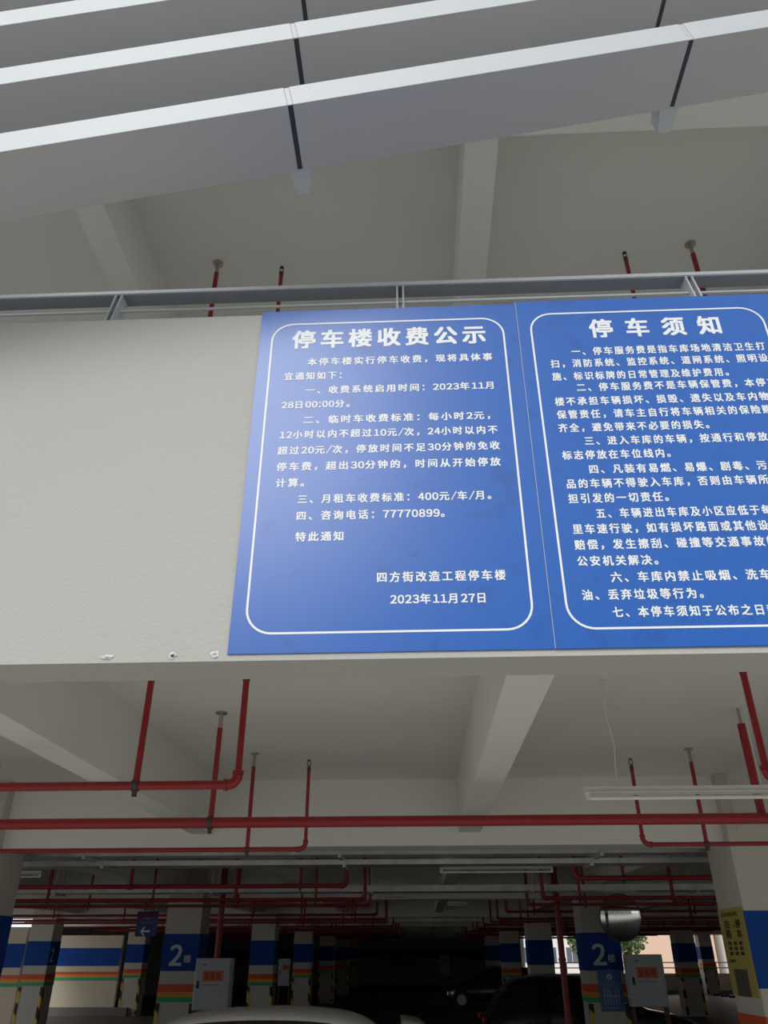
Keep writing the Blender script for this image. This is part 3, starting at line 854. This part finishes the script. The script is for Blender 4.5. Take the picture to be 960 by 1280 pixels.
    if spoiler:
        bm = bmesh.new()
        pr_ = [(-0.41 * L, H - .075), (-0.45 * L, H - .10), (-.475 * L, H - .17), (-.455 * L, H - .20), (-.41 * L, H - .12)]
        a = [bm.verts.new((x, -Wd * .36, z)) for x, z in pr_]; b = [bm.verts.new((x, Wd * .36, z)) for x, z in pr_]
        bm.faces.new(a); bm.faces.new(b[::-1])
        for k in range(5): bm.faces.new((a[k], a[(k + 1) % 5], b[(k + 1) % 5], b[k]))
        link('tailgate_spoiler', bm, paint, r, smooth=True, bevel=.012)
    return r
car('white car in the foreground, only its pale roof in view at the bottom', (-1.78, 7.4, 0.03), math.radians(182), 3.9, 1.70, 1.64, CARW, spoiler=True)
car('black car parked behind the right number 2 column', (3.38, 19.1, 0.03), 0, 4.5, 1.84, 1.64, CARD)
car('farther black car in the dark centre, facing left', (3.15, 39.5, 0.03), math.radians(172), 4.5, 1.84, 1.55, CARD)

for i in range(3):
    p = onZ(897 + i * 10, 1243 + i * 1.2, 0.1)
    ws = tag(empty('wheel_stop', (p.x, p.y, 0.03)), 'black wheel stop on the floor at right, %s of the three' % ['leftmost', 'middle', 'rightmost'][i], 'wheel stop')
    bm = bmesh.new()
    a = [bm.verts.new((-.22, y, z)) for y, z in ((-.08, 0), (-.05, .1), (.05, .1), (.08, 0))]; b = [bm.verts.new((.22, y, z)) for y, z in ((-.08, 0), (-.05, .1), (.05, .1), (.08, 0))]
    bm.faces.new(a); bm.faces.new(b[::-1])
    for k in range(4): bm.faces.new((a[k], a[(k + 1) % 4], b[(k + 1) % 4], b[k]))
    link('block', bm, LEAFSHOE, ws, bevel=.01)
    for s_ in (-.12, .12): box('yellow_mark', s_ - .03, s_ + .03, -.082, -.06, .02, .07, YELLOW, ws)

# ------------------------------------------------------------------ outside, beyond the rear opening
def building(x0, x1, y0, y1, h, m_, label, cols, rows, wx, wz, z0=1.2):
    r = tag(empty('building', ((x0 + x1) / 2, y0, 0)), label, 'building')
    w = (x1 - x0) / 2
    box('wall', -w, w, 0, y1 - y0, 0, h, m_, r)
    box('roof', -w - .3, w + .3, -.3, y1 - y0 + .3, h, h + .3, KERB, r)
    for i in range(cols):
        for j in range(rows):
            cx = -w + (i + .5) * 2 * w / cols; cz = z0 + j * 3.1
            f = box('window', cx - wx / 2, cx + wx / 2, -0.06, 0.02, cz, cz + wz, FARW, r)
            box('pane', cx - wx / 2 + .06, cx - .03, -0.075, -0.05, cz + .06, cz + wz - .06, FGLASS, f)
            box('pane', cx + .03, cx + wx / 2 - .06, -0.075, -0.05, cz + .06, cz + wz - .06, FGLASS, f)
    return r
building(18.0, 25.4, 78, 90, 16, PINK, 'pink-beige building behind the middle of the rear opening', 2, 5, 1.2, 1.6, 5.2)
building(26.0, 34.0, 76, 90, 15, FARW, 'white building seen through the rightmost rear bay', 2, 4, 1.2, 1.5, 6.0)
building(35.0, 46.0, 80, 92, 14, PINK, 'second pink-beige building at the far right rear', 3, 4, 1.3, 1.6, 5.0)
building(8.0, 17.0, 95, 110, 18, FARW, 'distant pale apartment block behind the trees', 4, 5, 1.3, 1.5)
ob = building(-33, 33, 0, 10, 8.2, mat('skylight_blocker_grey', (0.34, 0.33, 0.31), .85), 'unseen grey building behind the viewer, added to block low skylight', 12, 2, 2.2, 1.5, 1.4)
ob.location = (0, -15, 0); ob.rotation_euler = (0, 0, math.pi)  # added out of view to keep low skylight out of the garage depth
def tree(x, y, h, label):
    r = tag(empty('tree', (x, y, 0)), label, 'tree')
    tube('trunk', [(0, 0, 0), (.1, 0, h * .4), (0, .1, h * .7)], [.14, .11, .05], BARK, r, 8)
    bm = bmesh.new(); rnd = random.Random(int(x * 10))
    for i in range(1400):
        while True:
            p = Vector((rnd.uniform(-1, 1), rnd.uniform(-1, 1), rnd.uniform(-1, 1)))
            if p.length < 1: break
        c = Vector((p.x * 1.5, p.y * 1.5, h * .72 + p.z * h * .32))
        u = Vector((rnd.gauss(0, 1), rnd.gauss(0, 1), rnd.gauss(0, 1))).normalized(); v = u.orthogonal().normalized()
        s = rnd.uniform(.10, .2)
        bm.faces.new([bm.verts.new(c + u * s), bm.verts.new(c + v * s * .6), bm.verts.new(c - u * s), bm.verts.new(c - v * s * .6)])
    o = link('foliage', bm, LEAF, r); o['kind'] = 'stuff'
tree(15.2, 66, 4.6, 'small tree outside left in the rear opening')
tree(12.6, 68, 4.2, 'small tree outside behind the right number 2 column')
